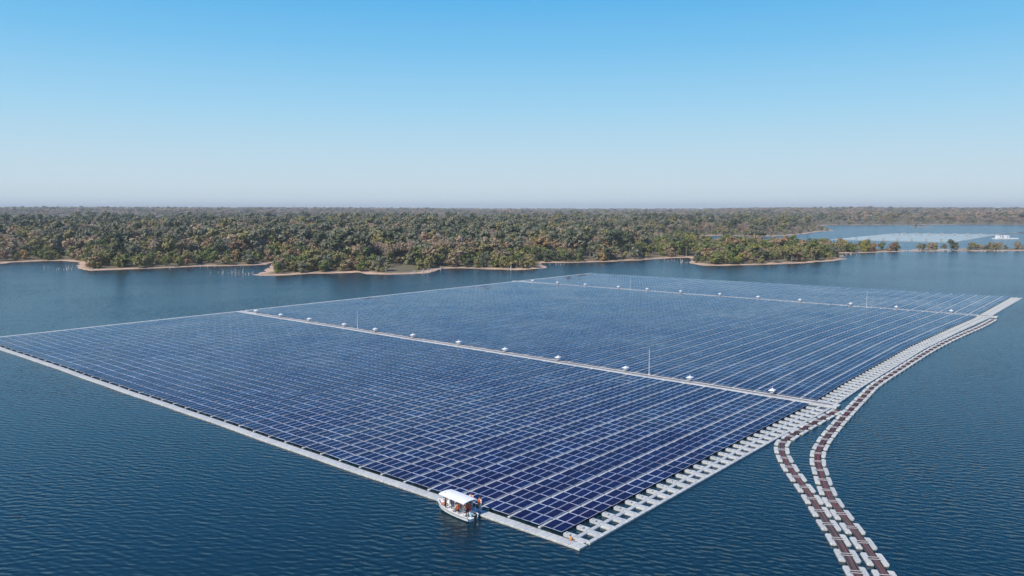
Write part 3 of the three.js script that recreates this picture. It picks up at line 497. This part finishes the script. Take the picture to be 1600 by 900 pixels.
// every kind is one metre tall and is scaled to its own height
const kinds = {
  bushy: [1, 2, 3].map(s => ({ crown: crownGeometry(lobesFor(s, 13, 0.42, 0.17, 0.8, 0.14, 0.25), 720, 0.055, s * 9), trunk: trunkGeometry(s, 0.9, 0.03, 5, 0.3, 0.25) })),
  tall: [4, 5, 6].map(s => ({ crown: crownGeometry(lobesFor(s, 13, 0.2, 0.42, 0.92, 0.09, 0.17), 620, 0.04, s * 9), trunk: trunkGeometry(s, 0.95, 0.022, 6, 0.17, 0.5) })),
  spread: [7, 8, 9].map(s => ({ crown: crownGeometry(lobesFor(s, 14, 0.42, 0.5, 0.88, 0.1, 0.18), 640, 0.044, s * 9), trunk: trunkGeometry(s, 0.95, 0.025, 7, 0.34, 0.42) })),
  twiggy: [10, 11].map(s => ({ crown: crownGeometry(lobesFor(s, 12, 0.38, 0.45, 0.9, 0.12, 0.2), 560, 0.075, s * 9, 0.14), trunk: trunkGeometry(s, 0.97, 0.022, 9, 0.34, 0.4) })),
  column: [12].map(s => ({ crown: crownGeometry(lobesFor(s, 16, 0.1, 0.14, 0.95, 0.06, 0.12), 760, 0.036, s * 9), trunk: trunkGeometry(s, 0.97, 0.018, 4, 0.08, 0.6) })),
};
const palette = { // leaf colours of the dry season
  darkgreen: [0.093, 0.110, 0.057], grey_green: [0.171, 0.174, 0.107], green: [0.142, 0.171, 0.043], olive: [0.234, 0.207, 0.076], yellowgreen: [0.285, 0.259, 0.056], russet: [0.296, 0.189, 0.107], brown: [0.296, 0.220, 0.133], tan: [0.376, 0.275, 0.178], mauve: [0.342, 0.253, 0.194], blackish: [0.046, 0.061, 0.033], orange: [0.331, 0.209, 0.076],
};
const words = { darkgreen: 'dark green', grey_green: 'grey-green', green: 'green', olive: 'olive green', yellowgreen: 'yellow-green', russet: 'russet brown', brown: 'brown', tan: 'pale brown', mauve: 'greyish brown', orange: 'orange-tinged' };
const kindWords = { bushy: 'bushy tree', tall: 'tall narrow tree', spread: 'wide-crowned tree', twiggy: 'nearly leafless tree', column: 'column-shaped tree' };
const leafMat = c => new THREE.MeshPhysicalMaterial({ color: new THREE.Color(...c), vertexColors: true, roughness: 0.8, side: THREE.DoubleSide });
const leafMats = Object.fromEntries(Object.entries(palette).map(([k, c]) => [k, leafMat(c)])), leafWhite = leafMat([1, 1, 1]);
const bark = plain(0.20, 0.165, 0.13, 0.95), barkPale = plain(0.42, 0.38, 0.34, 0.95);

const all = [];
function zone(x, d) {
  if (d > 640) return 'in the woods beyond the shore';
  if (x < -240) return 'on the far left shore';
  if (x < -139) return 'on the left sandy point';
  if (x < -60) return 'on the middle sandy point';
  if (x < 18) return 'above the array far corner';
  if (x < 102) return 'left of the wooded island';
  if (x < 212 && d < 530) return 'on the long wooded island';
  if (x < 300) return 'on the thin spit';
  return 'on the right islets';
}
function pick(w) { let t = R() * w.reduce((a, b) => a + b[1], 0); for (const [k, v] of w) { if ((t -= v) <= 0) return k; } return w[0][0]; }
function addTree(x, d, s) {
  const r = Math.hypot(x, d), g = ground(x, d, s), shore = s < 34, island = x > 95 && d < 660, patch = fbm(x / 70 + 11, d / 70);
  let kind, col, h;
  if (shore || island) {
    kind = x > 205 ? 'bushy' : pick([['bushy', 8], ['spread', 1.5], ['tall', island ? 0.1 : 0.5]]); h = kind === 'bushy' ? 4.5 + 4.5 * R() : 7 + 5 * R();
    col = pick([['green', 4], ['olive', 4], ['yellowgreen', 1.1], ['darkgreen', 1.6], ['grey_green', 1.5], ['brown', island ? 1.4 : 0.8], ['orange', 0.35], ['russet', 0.4]]);
    if (x > 290) { h *= 0.75; col = pick([['grey_green', 3], ['olive', 2], ['mauve', 2], ['brown', 1]]); }
  } else {
    kind = pick([['spread', 4.5], ['bushy', 2.5], ['tall', 2 + 4 * smooth(0.5, 0.7, patch)], ['twiggy', 1.4]]);
    h = { spread: 10 + 5 * R(), bushy: 7 + 4 * R(), tall: 13 + 6 * R(), twiggy: 10 + 4 * R() }[kind];
    const green = smooth(0.38, 0.62, fbm(x / 45 + 50, d / 45));
    col = kind === 'twiggy' ? pick([['mauve', 2], ['tan', 2]]) : kind === 'tall' ? pick([['grey_green', 5], ['darkgreen', 1.6], ['olive', 1.2]])
      : pick([['brown', 3.6 - 1.9 * green], ['russet', 2.4 - 1.6 * green], ['tan', 1.8 - green], ['mauve', 1.3 - 0.8 * green], ['olive', 1.4 + 1.8 * green], ['grey_green', 0.6 + 2 * green], ['green', 0.1 + 0.4 * green], ['orange', 0.25]]);
  }
  if (r > 1000 && kind === 'tall') h *= 1.12;
  h *= 0.78 + 0.5 * fbm(x / 40 + 90, d / 40);
  all.push({ x, d, g, s, r, kind, col, h, v: Math.floor(R() * kinds[kind].length), yaw: R() * 6.283, w: 0.9 + 0.35 * R() });
}
{ // jittered cells whose size grows with distance
  for (let r = 365; r < 1900;) {
    const step = 5.6 + Math.max(0, r - 420) / 110, na = Math.ceil(1.5 * r / step);
    for (let i = 0; i < na; i++) {
      const a = -0.75 + 1.5 * (i + R()) / na, q = r + step * R(), x = q * Math.sin(a), d = q * Math.cos(a), s = inland(x, d);
      if (s < (x > 205 && d < 700 ? 0.8 : 3) + 4 * vnoise(x / 8, d / 8) * (s < 60 ? 1 : 0)) continue;
      if (q > 1450 && x < d * 0.28) continue;
      if (R() < 0.12 || fbm(x / 30 + 70, d / 30) < 0.27) continue;
      addTree(x, d, s);
    }
    r += step;
  }
}
// special trees the photograph singles out
const specials = [
  [-213, 424, 'column', 'blackish', 21, 'tall dark column-shaped tree rising from the left sandy point'], [-143, 561, 'bare', 'pale', 15, 'pale leafless branching tree above the left bay, nearest of the bare trees'], [-205, 800, 'bare', 'pale', 18, 'pale leafless tall tree deep in the woods left of centre'],
  [-250, 640, 'bare', 'pale', 15, 'pale leafless tree behind the left sandy shore'], [-340, 640, 'bare', 'pale', 16, 'pale leafless wide tree at far left above the shore woods'], [190, 610, 'spread', 'grey_green', 17, 'large round grey-green tree standing above the wooded island'], [116, 620, 'bare', 'pale', 12, 'pale leafless tree behind the wooded island, left of the large round tree'],
  [-62, 384, 'bare', 'pale', 5.5, 'small pale bare tree on the sand beside a round green bush'], [-75, 389, 'bushy', 'green', 6.5, 'round green bush alone on the sandy beach left of centre'], [335, 597, 'bushy', 'darkgreen', 10.5, 'dark round-topped tree on the right islet, tallest there'], [-224, 720, 'column', 'darkgreen', 17, 'dark column-shaped tree in the woods left of centre'],
];
const bareGeo = [31, 32].map(seed => {
  const r = rng(seed), L = [];
  (function grow(p, dir, len, rad, depth) {
    const e = p.clone().addScaledVector(dir, len); L.push(rod(p.toArray(), e.toArray(), rad, rad * 0.72, 5)); if (!depth) return;
    const n = depth > 3 ? 3 : 2 + (r() > 0.55); for (let k = 0; k < n; k++) { const q = dir.clone().add(new THREE.Vector3(r() - 0.5, r() * 0.35 - 0.08, r() - 0.5).multiplyScalar(1.55)).normalize(); grow(e, q, len * (0.62 + 0.2 * r()), rad * 0.66, depth - 1); }
  })(new THREE.Vector3(0, -0.02, 0), new THREE.Vector3(0, 1, 0), 0.3, 0.03, 5); return merge(L);
});
const bareMat = plain(0.56, 0.51, 0.46, 0.9);
for (const [x, d, kind, col, h, label] of specials) {
  const s = inland(x, d), y = ground(x, d, s), t = thing(kind === 'bare' ? 'bare_tree' : 'tree', label, 'tree'); t.position.set(x, y, -d); t.rotation.y = x; t.scale.setScalar(h);
  if (kind === 'bare') { part('branches', bareGeo[Math.abs(Math.round(x)) % 2], bareMat, t); }
  else { const k = kinds[kind][0]; part('trunk', k.trunk, bark, t); part('crown', k.crown, leafMats[col], t); }
}
// the trees that show largest become things, the rest one wood
const score = t => (Math.abs(t.x) < t.d * 0.66 && (t.s < 17 || t.h > 18) && t.r < 800) ? t.h / t.r : 0;
all.sort((a, b) => score(b) - score(a));
const chosen = all.filter(t => score(t) > 0).slice(0, 290), rest = all.slice(chosen.length);
for (const t of chosen) {
  const k = kinds[t.kind][t.v], z = zone(t.x, t.d), o = thing('tree', `${words[t.col]} ${kindWords[t.kind]} ${t.s < 17 ? '' : 'standing back '}${z}`, 'tree', `${words[t.col]} ${kindWords[t.kind]}s ${z}`);
  o.position.set(t.x, t.g, -t.d); o.rotation.y = t.yaw; o.scale.set(t.h * t.w, t.h, t.h * t.w);
  part('trunk', k.trunk, bark, o); part('crown', k.crown, leafMats[t.col], o);
}
{
  const far = [];
  for (let r = 1900; r < 8200;) {
    const step = 17 + (r - 1900) / 130, na = Math.ceil(1.5 * r / step);
    for (let i = 0; i < na; i++) { const a = -0.75 + 1.5 * (i + R()) / na, q = r + step * R(), x = q * Math.sin(a), d = q * Math.cos(a); if (R() < 0.1 || (q < 2500 && x < d * 0.28)) continue;
      const kind = pick([['spread', 5], ['tall', 1.5], ['bushy', 2]]), green = smooth(0.4, 0.6, fbm(x / 300, d / 300));
      far.push({ x, d, g: ground(x, d, 400), kind, col: pick([['mauve', 3 - 1.5 * green], ['brown', 2.4 - green], ['tan', 1.4 - green], ['grey_green', 1 + 2.5 * green], ['olive', 0.8 + green], ['darkgreen', 0.5]]), h: kind === 'tall' ? 16 + 6 * R() : 9 + 5 * R(), v: 0, yaw: R() * 6.283, w: (kind === 'tall' ? 1.1 : 1.5) + r / 3500 }); }
    r += step * 1.6;
  }
  for (const [name, list] of [['woodland', rest], ['far_woodland', far]]) {
    const wood = new THREE.Group(); wood.name = name; wood.userData = { kind: 'stuff', label: name === 'woodland' ? 'dense dry-season woodland of brown and green trees behind the shore' : 'hazy far-off forest reaching to the horizon', category: 'forest' }; scene.add(wood);
    for (const [kind, variants] of Object.entries(kinds)) variants.forEach((k, v) => {
      const L = list.filter(t => t.kind === kind && t.v === v); if (!L.length) return;
      const M = L.map(t => new THREE.Matrix4().compose(new THREE.Vector3(t.x, t.g, -t.d), new THREE.Quaternion().setFromAxisAngle(new THREE.Vector3(0, 1, 0), t.yaw), new THREE.Vector3(t.h * t.w, t.h, t.h * t.w)));
      copies('crown_mass', k.crown, leafWhite, M, wood, L.map(t => { const c = palette[t.col], q = 0.85 + 0.3 * hash2(Math.round(t.x * 7), Math.round(t.d * 7)); return new THREE.Color(c[0] * q, c[1] * q, c[2] * q); }));
      if (name === 'woodland') copies('trunk_mass', k.trunk, kind === 'twiggy' ? barkPale : bark, M, wood);
    });
  }
}
// drowned trunks and snags standing in the shallows
{
  const geo = [1, 2, 3].map(s => { const r = rng(s + 90), L = [rod([0, -0.4, 0], [(r() - 0.5) * 0.2, 0.55, (r() - 0.5) * 0.2], 0.085, 0.06, 5)]; L.push(rod([0.02, 0.4, 0], [(r() - 0.5) * 0.4, 1, (r() - 0.5) * 0.4], 0.055, 0.02, 4)); if (s > 1) L.push(rod([0, 0.45, 0], [(r() - 0.5) * 0.7, 0.85, (r() - 0.5) * 0.7], 0.045, 0.02, 4)); return merge(L); });
  const mats = [plain(0.5, 0.47, 0.43, 0.95), plain(0.36, 0.33, 0.3, 0.95), plain(0.6, 0.57, 0.52, 0.95)];
  const groups = [[-243, 412, -214, 398, 22, 12, 'pale drowned snag in the shallows off the left sandy point'], [-141, 382, -123, 368, 30, 14, 'pale drowned snag in the shallows off the second sandy point'], [17, 440, 30, 436, 8, 6, 'pale drowned snag in the notch above the array far corner'], [92, 470, 104, 446, 14, 7, 'pale drowned snag in the notch left of the wooded island'], [212, 500, 236, 540, 12, 8, 'pale drowned snag between wooded island and spit'], [286, 570, 332, 576, 60, 9, 'pale drowned snag between the right-hand islets'], [330, 573, 400, 574, 70, 9, 'pale drowned snag before the right islet'], [-48, 376, -36, 398, 12, 4, 'pale drowned snag by the middle beach'], [-38, 408, 0, 402, 14, 4, 'pale drowned snag along the beach above the array'], [-180, 414, -140, 430, 12, 5, 'pale drowned snag along the left bay beach']];
  for (const [x0, d0, x1, d1, n, w, label] of groups) for (let k = 0; k < n; k++) {
    const f = R(), x = x0 + (x1 - x0) * f + (R() - 0.5) * w, d = d0 + (d1 - d0) * f + (R() - 0.5) * w, s = inland(x, d); if (s > 3) continue;
    const m = single('drowned_snag', geo[Math.floor(R() * 3)], mats[Math.floor(R() * 3)], label, 'dead trunk', label.replace('snag', 'snags')), h = 0.9 + 2.2 * R() * R(); m.position.set(x, Math.max(ground(x, d, s), -0.4) * 0 - 0.02, -d); m.scale.set(h * 0.9 + 0.6, h, h * 0.9 + 0.6); m.rotation.y = R() * 6.283;
  }
}
// things that look alike and stand together are told apart by their order from the left
{
  const ord = ['first', 'second', 'third', 'fourth', 'fifth', 'sixth', 'seventh', 'eighth', 'ninth', 'tenth', 'eleventh', 'twelfth', 'thirteenth', 'fourteenth', 'fifteenth', 'sixteenth', 'seventeenth', 'eighteenth', 'nineteenth', 'twentieth'], same = {};
  for (const o of scene.children) if (o.userData.category === 'tree' || o.userData.category === 'dead trunk') (same[o.userData.label] ??= []).push(o);
  for (const L of Object.values(same)) if (L.length > 1 && L.length <= ord.length) L.sort((a, b) => a.position.x / -a.position.z - b.position.x / -b.position.z).forEach((o, i) => { o.userData.label += `, ${ord[i]} from left`; });
}
renderer.render(scene, camera);
